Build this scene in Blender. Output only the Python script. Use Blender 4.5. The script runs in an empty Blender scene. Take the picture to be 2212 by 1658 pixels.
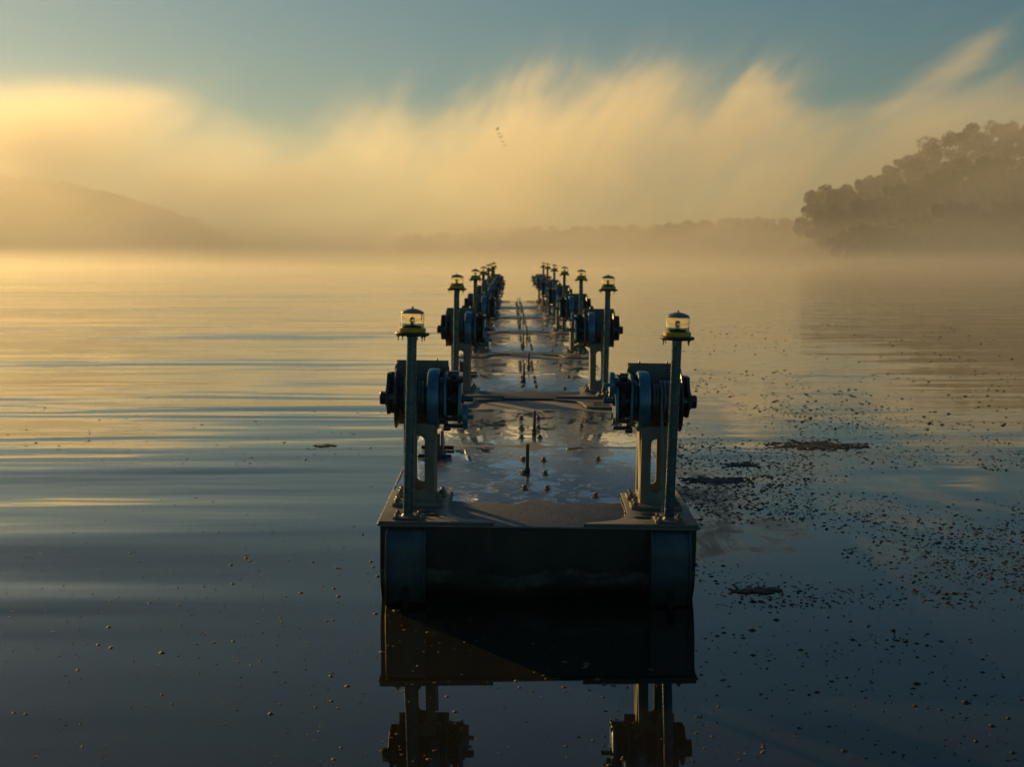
import bpy, bmesh, math, random
from mathutils import Vector, Matrix, noise
R = math.radians
S = bpy.context.scene
COL = S.collection
PI = math.pi

# ------------------------------------------------------------------ camera
CX, CZ, F = -0.231, 2.324, 2783.0          # camera x, height above the water, focal length in px of a 2212 px wide frame
cam = bpy.data.cameras.new('camera')
camo = bpy.data.objects.new('camera', cam); COL.objects.link(camo)
camo.location = (CX, 0, CZ)
camo.rotation_euler = (R(90 - 5.66), 0, R(0.05))
cam.sensor_width = 36.0
cam.lens = F / 2212 * 36.0
cam.clip_end = 8000
cam.dof.use_dof = True
cam.dof.focus_distance = 9.2
cam.dof.aperture_fstop = 2.9
S.camera = camo

# ------------------------------------------------------------------ sky, sun, exposure
SUN_AZ, SUN_EL = -37.0, 13.0                # degrees left of the view axis, above the horizon
world = bpy.data.worlds.new('World'); S.world = world; world.use_nodes = True
wn = world.node_tree
sky = wn.nodes.new('ShaderNodeTexSky'); sky.sky_type = 'NISHITA'; sky.sun_disc = False
sky.sun_elevation = R(SUN_EL); sky.sun_rotation = R(SUN_AZ)
sky.air_density = 1.4; sky.dust_density = 0.22; sky.ozone_density = 5.5
wn.nodes['Background'].inputs[1].default_value = 0.055
tint = wn.nodes.new('ShaderNodeMix'); tint.data_type = 'RGBA'; tint.blend_type = 'MULTIPLY'; tint.inputs[0].default_value = 1.0
tint.inputs[7].default_value = (0.73, 0.97, 0.87, 1)          # cool grade of the whole sky
wn.links.new(sky.outputs[0], tint.inputs[6]); wn.links.new(tint.outputs[2], wn.nodes['Background'].inputs[0])

sl = bpy.data.lights.new('sun', 'SUN'); sl.energy = 4.6; sl.angle = R(0.5); sl.color = (1.0, 0.625, 0.19)
so = bpy.data.objects.new('sun', sl); COL.objects.link(so)
d2s = Vector((math.sin(R(SUN_AZ)) * math.cos(R(SUN_EL)), math.cos(R(SUN_AZ)) * math.cos(R(SUN_EL)), math.sin(R(SUN_EL))))
so.rotation_mode = 'QUATERNION'; so.rotation_quaternion = d2s.to_track_quat('Z', 'Y')
so.location = (-60, 90, 40)

S.view_settings.view_transform = 'Standard'
S.view_settings.look = 'None'
S.view_settings.exposure = 0.06
S.view_settings.gamma = 1.0
S.cycles.max_bounces = 12; S.cycles.diffuse_bounces = 2; S.cycles.glossy_bounces = 4
S.cycles.transmission_bounces = 8; S.cycles.transparent_max_bounces = 12; S.cycles.volume_bounces = 8
S.cycles.caustics_reflective = False; S.cycles.caustics_refractive = False
S.cycles.volume_step_rate = 1.6; S.cycles.volume_max_steps = 256
S.cycles.use_denoising = True

# ------------------------------------------------------------------ helpers
def tag(o, label=None, cat=None, group=None, kind=None):
    if label: o['label'] = label
    if cat: o['category'] = cat
    if group: o['group'] = group
    if kind: o['kind'] = kind
    return o
def empty(name, label, cat, group=None):
    o = bpy.data.objects.new(name, None); COL.objects.link(o); o.empty_display_size = 0.2
    return tag(o, label, cat, group)
def smooth(me, ang=35):
    me.polygons.foreach_set('use_smooth', [True] * len(me.polygons))
    try: me.set_sharp_from_angle(angle=R(ang))
    except Exception: pass
def obj(name, bm, m, parent=None, sm=True):
    me = bpy.data.meshes.new(name); bm.to_mesh(me); bm.free()
    if sm: smooth(me)
    if m: me.materials.append(m)
    o = bpy.data.objects.new(name, me); COL.objects.link(o)
    if parent: o.parent = parent
    return o
def copy_tree(o, parent=None):
    c = o.copy(); COL.objects.link(c); c.parent = parent
    for ch in list(o.children): copy_tree(ch, c)
    return c
def BM(): return bmesh.new()
def box(bm, x0, x1, y0, y1, z0, z1, bev=0.0, M=None):
    t = bmesh.new()
    bmesh.ops.create_cube(t, size=1.0)
    bmesh.ops.scale(t, vec=(x1 - x0, y1 - y0, z1 - z0), verts=t.verts)
    bmesh.ops.translate(t, vec=((x0 + x1) / 2, (y0 + y1) / 2, (z0 + z1) / 2), verts=t.verts)
    if bev: bmesh.ops.bevel(t, geom=t.edges[:], offset=bev, segments=2, profile=0.5, affect='EDGES')
    if M is not None: t.transform(M)
    merge(bm, t)
def merge(bm, t):
    me = bpy.data.meshes.new('t'); t.to_mesh(me); t.free(); bm.from_mesh(me); bpy.data.meshes.remove(me)
AX = {'z': Matrix.Identity(4), 'x': Matrix.Rotation(PI / 2, 4, 'Y'), 'y': Matrix.Rotation(-PI / 2, 4, 'X')}
def lathe(bm, prof, c=(0, 0, 0), axis='z', seg=40, cap=True):
    """profile of (radius, height) turned about an axis through c"""
    t = bmesh.new(); rings = []
    for r, h in prof:
        rings.append([t.verts.new((r * math.cos(2 * PI * i / seg), r * math.sin(2 * PI * i / seg), h)) for i in range(seg)])
    for a, b in zip(rings, rings[1:]):
        for i in range(seg):
            j = (i + 1) % seg
            t.faces.new((a[i], a[j], b[j], b[i]))
    if cap:
        t.faces.new(rings[0][::-1]); t.faces.new(rings[-1])
    bmesh.ops.recalc_face_normals(t, faces=t.faces)
    t.transform(Matrix.Translation(c) @ AX[axis])
    merge(bm, t)
def cyl(bm, r, h0, h1, c=(0, 0, 0), axis='z', seg=24, bev=0.0):
    if bev: p = [(r - bev, h0), (r, h0 + bev), (r, h1 - bev), (r - bev, h1)]
    else: p = [(r, h0), (r, h1)]
    lathe(bm, p, c, axis, seg)
def hexbolt(bm, x, y, z, r=0.016, h=0.016, stud=0.0, washer=True):
    if washer: cyl(bm, r * 1.55, 0, 0.005, (x, y, z), seg=16)
    lathe(bm, [(r, 0.005), (r, h), (r * 0.85, h + 0.003)], (x, y, z), seg=6)
    if stud: cyl(bm, r * 0.55, h, h + stud, (x, y, z), seg=8)
def plate(bm, outer, holes=(), th=0.02, bev=0.0, M=None):
    """a flat plate with holes, in the xy plane, from z=0 to z=th"""
    cu = bpy.data.curves.new('p', 'CURVE'); cu.dimensions = '2D'; cu.fill_mode = 'BOTH'
    for pts in [outer] + list(holes):
        sp = cu.splines.new('POLY'); sp.points.add(len(pts) - 1); sp.use_cyclic_u = True
        for p, q in zip(sp.points, pts): p.co = (q[0], q[1], 0, 1)
    cu.extrude = th / 2 - bev; cu.bevel_depth = bev; cu.bevel_resolution = 1
    if bev: cu.offset = -bev
    o = bpy.data.objects.new('p', cu); COL.objects.link(o)
    dg = bpy.context.evaluated_depsgraph_get()
    me = bpy.data.meshes.new_from_object(o.evaluated_get(dg))
    t = bmesh.new(); t.from_mesh(me)
    bmesh.ops.remove_doubles(t, verts=t.verts, dist=1e-5)
    bmesh.ops.translate(t, vec=(0, 0, th / 2), verts=t.verts)
    if M is not None: t.transform(M)
    merge(bm, t)
    bpy.data.objects.remove(o); bpy.data.curves.remove(cu); bpy.data.meshes.remove(me)
def circ(cx, cy, r, n=20, ry=None):
    ry = ry or r
    return [(cx + r * math.cos(2 * PI * i / n), cy + ry * math.sin(2 * PI * i / n)) for i in range(n)]
def slot(cx, cy, w, h, n=8):
    """upright slot with round ends"""
    r = w / 2; y = h / 2 - r; p = []
    for i in range(n + 1): a = PI * i / n; p.append((cx + r * math.cos(a), cy + y + r * math.sin(a)))
    for i in range(n + 1): a = PI + PI * i / n; p.append((cx + r * math.cos(a), cy - y + r * math.sin(a)))
    return p
def tube(bm, pts, rad, seg=10, lobes=0, pitch=0.1, amp=0.12, cap=True):
    """round tube along points; with lobes it is a laid rope of twisted strands"""
    pts = [Vector(p) for p in pts]; n = len(pts); rings = []; s = 0.0
    T = [(pts[min(i + 1, n - 1)] - pts[max(i - 1, 0)]).normalized() for i in range(n)]
    N = T[0].orthogonal().normalized()
    for i in range(n):
        if i: s += (pts[i] - pts[i - 1]).length
        N = (N - T[i] * N.dot(T[i])).normalized(); B = T[i].cross(N)
        rr = rad[i] if isinstance(rad, (list, tuple)) else rad
        ring = []
        for k in range(seg):
            a = 2 * PI * k / seg
            q = rr * (1 - amp * abs(math.sin(lobes * (a - 2 * PI * s / pitch) / 2)) * 2 + amp) if lobes else rr
            ring.append(bm.verts.new(pts[i] + (N * math.cos(a) + B * math.sin(a)) * q))
        rings.append(ring)
    for a, b in zip(rings, rings[1:]):
        for k in range(seg):
            j = (k + 1) % seg
            bm.faces.new((a[k], a[j], b[j], b[k]))
    if cap: bm.faces.new(rings[0][::-1]); bm.faces.new(rings[-1])
XZ = Matrix(((1, 0, 0, 0), (0, 0, 1, 0), (0, 1, 0, 0), (0, 0, 0, 1)))      # plate drawn in x,z, thick along +y
YZ = Matrix(((0, 0, 1, 0), (1, 0, 0, 0), (0, 1, 0, 0), (0, 0, 0, 1)))      # plate drawn in y,z, thick along +x
def Tm(x, y, z): return Matrix.Translation((x, y, z))

# ------------------------------------------------------------------ materials
class NT:
    def __init__(self, name):
        self.m = bpy.data.materials.new(name); self.m.use_nodes = True
        self.t = self.m.node_tree; self.b = self.t.nodes.get('Principled BSDF'); self.out = self.t.nodes['Material Output']
    def n(self, ty, **kw):
        x = self.t.nodes.new(ty)
        for k, v in kw.items(): setattr(x, k, v)
        return x
    def l(self, a, b): self.t.links.new(a, b)
    def pos(self, scale=(1, 1, 1), space='Object', rot=(0, 0, 0)):
        if space == 'World': src = self.n('ShaderNodeNewGeometry').outputs['Position']
        else: src = self.n('ShaderNodeTexCoord').outputs[space]
        mp = self.n('ShaderNodeMapping'); mp.inputs['Scale'].default_value = scale; mp.inputs['Rotation'].default_value = rot
        self.l(src, mp.inputs[0]); return mp.outputs[0]
    def noise(self, vec, scale=5, detail=4, rough=0.55, dist=0.0):
        x = self.n('ShaderNodeTexNoise'); x.inputs['Scale'].default_value = scale; x.inputs['Detail'].default_value = detail
        x.inputs['Roughness'].default_value = rough; x.inputs['Distortion'].default_value = dist
        if vec is not None: self.l(vec, x.inputs['Vector'])
        return x.outputs['Fac']
    def ramp(self, fac, stops):
        x = self.n('ShaderNodeValToRGB'); e = x.color_ramp.elements
        while len(e) < len(stops): e.new(0.5)
        for el, (p, c) in zip(e, stops):
            el.position = p; el.color = (c if isinstance(c, tuple) else (c, c, c)) + (1,)
        self.l(fac, x.inputs[0]); return x.outputs[0]
    def rng(self, v, a, b, c, d, smooth=True):
        x = self.n('ShaderNodeMapRange'); x.interpolation_type = 'SMOOTHSTEP' if smooth else 'LINEAR'
        self.l(v, x.inputs[0])
        for i, q in enumerate((a, b, c, d)): x.inputs[i + 1].default_value = q
        return x.outputs[0]
    def math(self, op, a, b=None, c=None):
        x = self.n('ShaderNodeMath', operation=op)
        for i, q in enumerate((a, b, c)):
            if q is None: continue
            if isinstance(q, (int, float)): x.inputs[i].default_value = q
            else: self.l(q, x.inputs[i])
        return x.outputs[0]
    def mix(self, f, a, b):
        x = self.n('ShaderNodeMix', data_type='RGBA')
        for i, q in ((0, f), (6, a), (7, b)):
            if isinstance(q, (int, float)): x.inputs[i].default_value = q
            elif isinstance(q, tuple): x.inputs[i].default_value = q + (1,)
            else: self.l(q, x.inputs[i])
        return x.outputs[2]
    def bump(self, h, dist=0.01, strength=1.0, normal=None):
        x = self.n('ShaderNodeBump'); x.inputs['Distance'].default_value = dist; x.inputs['Strength'].default_value = strength
        self.l(h, x.inputs['Height'])
        if normal is not None: self.l(normal, x.inputs['Normal'])
        return x.outputs[0]
    def set(self, **kw):
        for k, v in kw.items():
            i = self.b.inputs[k.replace('_', ' ')]
            if isinstance(v, (int, float)): i.default_value = v
            elif isinstance(v, tuple): i.default_value = v + (1,)
            else: self.l(v, i)
        return self.m
def sep(k, v):
    x = k.n('ShaderNodeSeparateXYZ'); k.l(v, x.inputs[0]); return x.outputs

def worn_metal(name, c0, c1, rust=(0.11, 0.05, 0.02), amount=0.5, rough=(0.35, 0.6), metal=0.0, sc=9):
    k = NT(name); p = k.pos()
    a = k.noise(p, sc, 6, 0.65); b = k.noise(p, sc * 6, 4, 0.6); d = k.noise(p, sc * 0.45, 5, 0.7, 0.6)
    base = k.mix(k.rng(a, 0.3, 0.7, 0, 1), c0, c1)
    rm = k.rng(d, 0.62 - 0.1 * amount, 0.72, 0, amount)
    base = k.mix(rm, base, rust)
    speck = k.rng(b, 0.62, 0.72, 0, 0.6)
    base = k.mix(speck, base, tuple(x * 0.45 for x in c0))
    rg = k.math('ADD', k.rng(a, 0.25, 0.75, rough[0], rough[1]), k.math('MULTIPLY', rm, 0.3))
    return k.set(Base_Color=base, Roughness=rg, Metallic=metal, Normal=k.bump(k.math('ADD', b, k.math('MULTIPLY', a, 1.5)), 0.0012))

M_galv = worn_metal('galvanised_pipe', (0.05, 0.085, 0.108), (0.09, 0.135, 0.16), amount=0.25, rough=(0.20, 0.34), metal=0.8, sc=14)
M_winch = worn_metal('winch_casting', (0.035, 0.044, 0.052), (0.068, 0.076, 0.083), amount=0.5, rough=(0.26, 0.5), metal=0.35)
M_drum = worn_metal('winch_paint', (0.05, 0.18, 0.27), (0.085, 0.235, 0.33), amount=0.3, rough=(0.22, 0.38), metal=0.35, sc=7)
M_post = worn_metal('post_paint', (0.19, 0.162, 0.118), (0.28, 0.238, 0.175), amount=0.35, rough=(0.5, 0.75), sc=6)
M_plate = worn_metal('back_plate_paint', (0.12, 0.107, 0.085), (0.18, 0.16, 0.13), amount=0.4, rough=(0.45, 0.7), sc=8)
M_bolt = worn_metal('bolt_steel', (0.10, 0.10, 0.092), (0.18, 0.17, 0.15), amount=0.6, rough=(0.3, 0.5), metal=0.4, sc=30)
M_gear = worn_metal('greased_gear', (0.03, 0.03, 0.028), (0.055, 0.052, 0.045), amount=0.3, rough=(0.22, 0.45), metal=0.4, sc=20)
M_rope = worn_metal('wire_rope', (0.12, 0.12, 0.115), (0.20, 0.195, 0.18), amount=0.4, rough=(0.32, 0.55), metal=0.45, sc=40)
M_yellow = worn_metal('yellow_plastic', (0.70, 0.40, 0.015), (0.80, 0.47, 0.025), rust=(0.25, 0.17, 0.02), amount=0.5, rough=(0.35, 0.55), sc=25)
M_blackp = worn_metal('black_flange', (0.035, 0.03, 0.028), (0.06, 0.05, 0.045), amount=0.3, rough=(0.35, 0.6), sc=20)
M_cap = worn_metal('lantern_cap', (0.20, 0.19, 0.17), (0.28, 0.27, 0.24), rust=(0.15, 0.11, 0.07), amount=0.4, rough=(0.3, 0.5), metal=0.3, sc=25)

k = NT('clear_lens')
k.set(Base_Color=(1.0, 0.94, 0.76), Roughness=0.02, IOR=1.33); k.b.inputs['Transmission Weight'].default_value = 1.0
M_glass = k.m
k = NT('bulb_glass')
k.set(Base_Color=(0.95, 0.9, 0.8), Roughness=0.02, IOR=1.5); k.b.inputs['Transmission Weight'].default_value = 0.6
M_bulb = k.m

# wet deck: dry sand-brown steel at the ends and the middle, a wet pebbled film between with flat puddles in it
def deck_material():
    k = NT('wet_deck_steel')
    tc = k.n('ShaderNodeTexCoord').outputs['Object']; x, y, z = sep(k, tc)
    big = k.noise(k.pos((1.0, 0.55, 1)), 1.6, 4, 0.55, 0.4)
    edge = k.noise(k.pos((1.3, 2.0, 1)), 1.3, 2, 0.5)
    # distance (m) from the nearest dry band: both ends and the middle
    ym = k.math('SUBTRACT', 3.2, k.math('ABSOLUTE', k.math('SUBTRACT', y, 3.22)))       # 0 at the ends, 3.2 at the middle
    ends = k.math('ADD', k.math('SUBTRACT', ym, 0.68), k.math('MULTIPLY', k.math('MULTIPLY', x, x), -0.22))
    mid = k.math('SUBTRACT', 3.185, ym)
    wetd = k.math('MINIMUM', ends, mid)
    xc = k.math('ABSOLUTE', x)
    lobe = k.math('MULTIPLY', k.math('POWER', 2.718, k.math('MULTIPLY', k.math('MULTIPLY', x, x), -130)), -0.20)
    wd = k.math('ADD', k.math('ADD', wetd, k.math('MULTIPLY', k.math('SUBTRACT', edge, 0.5), 0.12)), lobe)
    wet = k.rng(wd, 0.0, 0.035, 0, 1)
    shal = k.rng(wd, 0.0, 0.9, 0, 1)
    # pebbled film with elongated streaks, puddles where the film is deep
    peb = k.noise(k.pos((1.0, 0.6, 1)), 42, 4, 0.65)
    rip = k.noise(k.pos((1.0, 0.85, 1)), 6.5, 7, 0.66, 1.3)
    pud_f = k.math('ADD', k.math('MULTIPLY', big, 0.55), k.math('MULTIPLY', rip, 0.60))
    pud = k.math('MULTIPLY', k.rng(pud_f, 0.588, 0.606, 0, 1), wet)
    dirt = k.noise(k.pos(), 4, 6, 0.65)
    fine = k.noise(k.pos(), 60, 4, 0.6)
    dry = k.mix(k.rng(dirt, 0.3, 0.7, 0, 1), (0.18, 0.16, 0.138), (0.26, 0.23, 0.20))
    dry = k.mix(k.rng(fine, 0.55, 0.7, 0, 0.35), dry, (0.17, 0.15, 0.13))
    wetc = k.mix(k.rng(dirt, 0.3, 0.7, 0, 1), (0.10, 0.12, 0.135), (0.17, 0.195, 0.21))
    base = k.mix(k.math('MULTIPLY', pud, 0.9), k.mix(wet, dry, wetc), (0.52, 0.57, 0.60))
    rough_film = k.rng(rip, 0.35, 0.65, 0.14, 0.28)
    rw = k.n('ShaderNodeMix', data_type='FLOAT'); k.l(pud, rw.inputs[0]); k.l(rough_film, rw.inputs[2]); rw.inputs[3].default_value = 0.03
    rd = k.n('ShaderNodeMix', data_type='FLOAT'); k.l(wet, rd.inputs[0]); rd.inputs[2].default_value = 0.62; k.l(rw.outputs[0], rd.inputs[3])
    hf = k.math('MULTIPLY', k.math('ADD', k.math('MULTIPLY', peb, 0.0042), k.math('MULTIPLY', rip, 0.008)), k.math('SUBTRACT', 1.0, k.math('MULTIPLY', pud, 0.94)))
    nb = k.bump(hf, 1.0, 0.6)
    return k.set(Base_Color=base, Roughness=rd.outputs[0], IOR=k.rng(wet, 0, 1, 1.4, 1.75), Metallic=k.math('MULTIPLY', k.math('ADD', k.math('MULTIPLY', wet, 0.42), k.math('MULTIPLY', pud, 0.52)), 0.95), Normal=nb)
M_deck = deck_material()
def dry_steel():
    k = NT('dry_deck_plate'); p = k.pos()
    a = k.noise(p, 5, 6, 0.65); b = k.noise(p, 70, 3, 0.6)
    c = k.mix(k.rng(a, 0.3, 0.7, 0, 1), (0.11, 0.10, 0.087), (0.17, 0.152, 0.13))
    c = k.mix(k.rng(b, 0.55, 0.7, 0, 0.4), c, (0.17, 0.14, 0.115))
    return k.set(Base_Color=c, Roughness=k.rng(a, 0.3, 0.7, 0.42, 0.65), Normal=k.bump(k.math('ADD', k.math('MULTIPLY', a, 3), b), 0.001))
M_dbl = dry_steel()
def hull_mat():
    k = NT('hull_paint'); pw = k.n('ShaderNodeNewGeometry').outputs['Position']; x, y, z = sep(k, pw)
    p = k.pos()
    a = k.noise(p, 4, 6, 0.65); f = k.noise(p, 26, 5, 0.7, 0.6); f2 = k.noise(p, 2.2, 3, 0.6)
    c = k.mix(k.rng(a, 0.3, 0.7, 0, 1), (0.026, 0.025, 0.020), (0.05, 0.048, 0.039))
    # flaking pale band above the water line, and a dark algae band below it
    h = k.math('ADD', z, k.math('ADD', k.math('MULTIPLY', k.math('SUBTRACT', f, 0.5), 0.08), k.math('MULTIPLY', k.math('SUBTRACT', f2, 0.5), 0.22)))
    band = k.math('MULTIPLY', k.rng(h, 0.215, 0.222, 1, 0), k.rng(h, 0.10, 0.16, 0, 1))
    c = k.mix(k.math('MULTIPLY', band, k.rng(k.noise(k.pos((1.6, 1.6, 3.0)), 1.7, 5, 0.7, 0.8), 0.36, 0.60, 0.05, 0.8)), c, (0.17, 0.155, 0.112))
    st = k.noise(k.pos((7, 7, 0.5)), 1.0, 5, 0.7); c = k.mix(k.math('MULTIPLY', k.rng(st, 0.52, 0.70, 0, 0.75), k.rng(z, 0.2, 0.5, 0.15, 1)), c, (0.10, 0.055, 0.025))
    c = k.mix(k.rng(h, 0.03, 0.12, 1, 0), c, (0.014, 0.014, 0.009))
    return k.set(Base_Color=c, Roughness=k.rng(a, 0.3, 0.7, 0.35, 0.6), Normal=k.bump(k.math('ADD', f, k.math('MULTIPLY', a, 2)), 0.002))
M_hull = hull_mat()

# water
def water_mat():
    k = NT('lake_water')
    pw = k.n('ShaderNodeNewGeometry').outputs['Position']; x, y, z = sep(k, pw)
    calm = k.math('MULTIPLY', k.rng(x, -5.0, 0.5, 1.8, 0.5), k.rng(y, 6.0, 13.0, 0.22, 1.0))
    gust = k.rng(k.noise(k.pos((0.02, 0.045, 1), 'World'), 1.0, 3, 0.5), 0.35, 0.65, 0.5, 1.35)
    w1 = k.noise(k.pos((0.11, 0.62, 1), 'World', (0, 0, R(4))), 1.0, 2, 0.45, 0.3)
    w2 = k.noise(k.pos((0.3, 1.7, 1), 'World', (0, 0, R(-6))), 1.0, 2, 0.5, 0.2)
    w3 = k.noise(k.pos((0.05, 0.16, 1), 'World', (0, 0, R(-3))), 1.0, 2, 0.5)
    w4 = k.noise(k.pos((2.2, 5.0, 1), 'World'), 1.0, 3, 0.55)
    h = k.math('ADD', k.math('ADD', k.math('MULTIPLY', w1, 0.039), k.math('MULTIPLY', w2, 0.009)), k.math('ADD', k.math('MULTIPLY', w3, 0.10), k.math('MULTIPLY', w4, 0.0010)))
    h = k.math('MULTIPLY', h, k.math('MULTIPLY', calm, gust))
    w5 = k.noise(k.pos((0.30, 1.0, 1), 'World', (0, 0, R(2))), 1.0, 3, 0.55)
    h = k.math('ADD', h, k.math('MULTIPLY', w5, k.rng(y, 16, 60, 0.002, 0.042)))
    w6 = k.noise(k.pos((0.10, 0.45, 1), 'World', (0, 0, R(-5))), 1.0, 2, 0.5, 0.3)
    h = k.math('ADD', h, k.math('MULTIPLY', k.math('MULTIPLY', w6, 0.115), k.math('MULTIPLY', k.rng(x, -4.5, -1.0, 1.0, 0.12), k.rng(y, 12, 22, 1, 0))))
    mud = k.noise(k.pos((1.5, 1.5, 1), 'World'), 1.0, 4, 0.6)
    c = k.mix(k.rng(mud, 0.3, 0.7, 0, 1), (0.011, 0.0115, 0.0085), (0.017, 0.017, 0.012))
    sc = k.noise(k.pos((0.9, 0.5, 1), 'World', (0, 0, R(20))), 1.0, 5, 0.6, 1.0)
    scum = k.math('MULTIPLY', k.math('MULTIPLY', k.rng(x, 0.9, 1.3, 0, 1), k.rng(x, 3.0, 9.0, 1, 0.25)), k.math('MULTIPLY', k.rng(y, 8.6, 10.5, 0, 1), k.rng(y, 18, 40, 1, 0)))
    scum = k.math('MULTIPLY', scum, k.rng(sc, 0.38, 0.62, 0.1, 1.0))
    scum_shade = k.math('MULTIPLY', k.math('MULTIPLY', k.rng(x, 1.0, 1.05, 0, 1), k.rng(k.math('ADD', x, k.math('MULTIPLY', k.math('SUBTRACT', sc, 0.5), 2.0)), 1.7, 2.3, 1, 0)), k.math('MULTIPLY', k.rng(y, 9.0, 10.0, 0, 1), k.rng(k.math('ADD', y, k.math('MULTIPLY', sc, 3.0)), 14.5, 16.5, 1, 0)))  # rough scum patch, its darker colour painting the hull's shadow on it
    scum_shade = k.math('MULTIPLY', scum_shade, k.rng(k.noise(k.pos((2.6, 1.2, 1), 'World', (0, 0, R(15))), 1.0, 6, 0.7, 1.2), 0.34, 0.6, 0.1, 1.0))
    c = k.mix(scum, c, (0.10, 0.085, 0.062)); c = k.mix(scum_shade, c, (0.045, 0.038, 0.030))
    return k.set(Base_Color=c, Roughness=k.math('ADD', k.math('MULTIPLY_ADD', scum, 0.16, 0.015), k.math('MULTIPLY', scum_shade, 0.28)), IOR=1.40, Normal=k.bump(h, 1.0, 1.0))
M_water = water_mat()

# ------------------------------------------------------------------ water sheet and lake bed
bm = BM()
ys = [-60, 0, 4, 8, 14, 24, 40, 70, 130, 250, 500, 1000, 1600, 3000]
xs = [-3000, -1500, -600, -250, -100, -40, -15, -5, 5, 15, 40, 100, 250, 600, 1500, 3000]
V = [[bm.verts.new((x_, y_, 0)) for x_ in xs] for y_ in ys]
for i in range(len(ys) - 1):
    for j in range(len(xs) - 1): bm.faces.new((V[i][j], V[i][j + 1], V[i + 1][j + 1], V[i + 1][j]))
tag(obj('water', bm, M_water), 'calm lake water with long low ripples', 'water', kind='structure')

# ------------------------------------------------------------------ pontoon (origin: middle of its front edge at deck level)
PL, HW = 6.42, 1.068            # length, half width
def pontoon():
    root = empty('pontoon', None, 'pontoon')
    # hull with a raked bow and stern
    bm = BM(); w = HW - 0.012
    prof = [(0.03, -0.006), (0.03, -0.30), (0.06, -0.42), (0.16, -0.56), (0.34, -0.70), (0.6, -0.78)]
    prof = prof + [(PL - y_, z_) for y_, z_ in prof[::-1]]
    plate(bm, [(y_, z_) for y_, z_ in prof], (), 2 * w, 0.0, Tm(-w, 0, 0) @ YZ)
    hull = obj('hull', bm, M_hull, root)
    # rounded corner fairings on both ends
    for yy, sy in ((0.0, 1), (PL, -1)):
        for sx in (-1, 1):
            bm = BM(); c = sx * (HW - 0.19); hwd = 0.125
            pr = []
            for i in range(9):
                a = PI / 2 * i / 8
                pr.append((0.03 - 0.13 * math.sin(a), -0.03 - 0.15 * (1 - math.cos(a))))
            pr += [(-0.10, -0.36), (-0.085, -0.5), (0.045, -0.6), (0.045, -0.03)]
            plate(bm, pr if sy > 0 else pr, (), 2 * hwd, 0.004, Tm(c - hwd, yy, 0) @ (Matrix.Diagonal((1, sy, 1, 1))) @ YZ)
            for e in (-1, 1):
                pr2 = [(a_ - 0.012 if a_ < 0.02 else a_, b_ + (0.01 if b_ > -0.06 else 0)) for a_, b_ in pr]
                plate(bm, pr2, (), 0.014, 0.003, Tm(c + e * hwd - 0.007, yy, 0) @ (Matrix.Diagonal((1, sy, 1, 1))) @ YZ)
            bmesh.ops.recalc_face_normals(bm, faces=bm.faces)
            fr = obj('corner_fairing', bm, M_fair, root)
            bm = BM()
            plate(bm, slot(0, -0.03, 0.05, 0.16), (), 0.004, 0.0, Tm(c, yy - sy * 0.1000 - (0.002), -0.44) @ XZ)  # thin black plate on the face, painted shade of an opening
            obj('painted_drain_hole', bm, M_hole_shade, fr)
    # deck plate with a lip over the hull
    bm = BM(); box(bm, -HW, HW, 0.0, PL, -0.012, 0.0, 0.003)
    deck = obj('deck_plate', bm, M_deck, root)
    # doubler plates on the four corners
    for yy, sy, holes in ((0.0, 1, 0), (PL, -1, 1)):
        for sx in (-1, 1):
            o = [(HW - 0.004, -0.003), (0.30, -0.003), (0.325, 0.03), (0.42, 0.07), (0.52, 0.12), (0.58, 0.20), (0.615, 0.32)]
            if holes: o += [(0.62, 0.50), (0.66, 0.62), (0.72, 0.66), (HW - 0.004, 0.66)]
            else: o += [(0.625, 0.55), (0.63, 1.05), (HW - 0.004, 1.05)]
            hs = [slot(0, 0, 0.05, 0.17)] if False else []
            if holes: hs = [[(0.83 + (y_) * 1.0, 0.30 + q * 0.085 + (x_)) for x_, y_ in slot(0, 0, 0.05, 0.2)] for q in range(4)]
            else: hs = [circ(0.72, 0.20, 0.065, 20, 0.05), circ(0.78, 0.30, 0.065, 20, 0.05)]
            bm = BM()
            f = lambda P: [(sx * a_, yy + sy * b_) for a_, b_ in P]
            plate(bm, f(o), [f(h_) for h_ in hs], 0.024, 0.003, Tm(0, 0, 0.001))
            dp = obj('doubler_plate', bm, M_dbl, root)
            bm = BM()
            for (a0, b0), (a1, b1) in zip(o[5:-1], o[6:-1]):
                L = math.hypot(a1 - a0, b1 - b0); n = max(1, int(L / 0.022))
                for q in range(n):
                    t_ = (q + random.random() * 0.5) / n; rr = 0.008 + 0.006 * random.random()
                    lathe(bm, [(rr * 0.6, 0), (rr, 0.004), (rr * 0.7, 0.014), (0.001, 0.018)], (sx * (a0 + (a1 - a0) * t_ - 0.006), yy + sy * (b0 + (b1 - b0) * t_), 0.002), seg=7)
            obj('weld_bead', bm, M_weld, dp)
    # seam weld along the long edges
    for sx in (-1, 1):
        bm = BM(); q = 0.012; P_, r_ = [], []
        while q < PL - 0.012:
            P_.append((sx * (HW + 0.001 + 0.003 * random.random()), q, -0.003 + 0.003 * random.random())); r_.append(0.004 + 0.0065 * random.random()); q += 0.016 + 0.008 * random.random()
        tube(bm, P_, r_, 7)
        obj('seam_weld', bm, M_weld, root)
    # hex bolts along the middle, and the two flat lugs
    for yb in (1.25, 1.87, 2.49, 3.72, 4.34, 4.96):
        for sx in (-1, 1):
            bm = BM(); hexbolt(bm, sx * 0.087 + random.uniform(-0.006, 0.006), yb + random.uniform(-0.01, 0.01), 0.0, 0.02, 0.03)
            obj('deck_bolt', bm, M_bolt, root)
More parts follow.
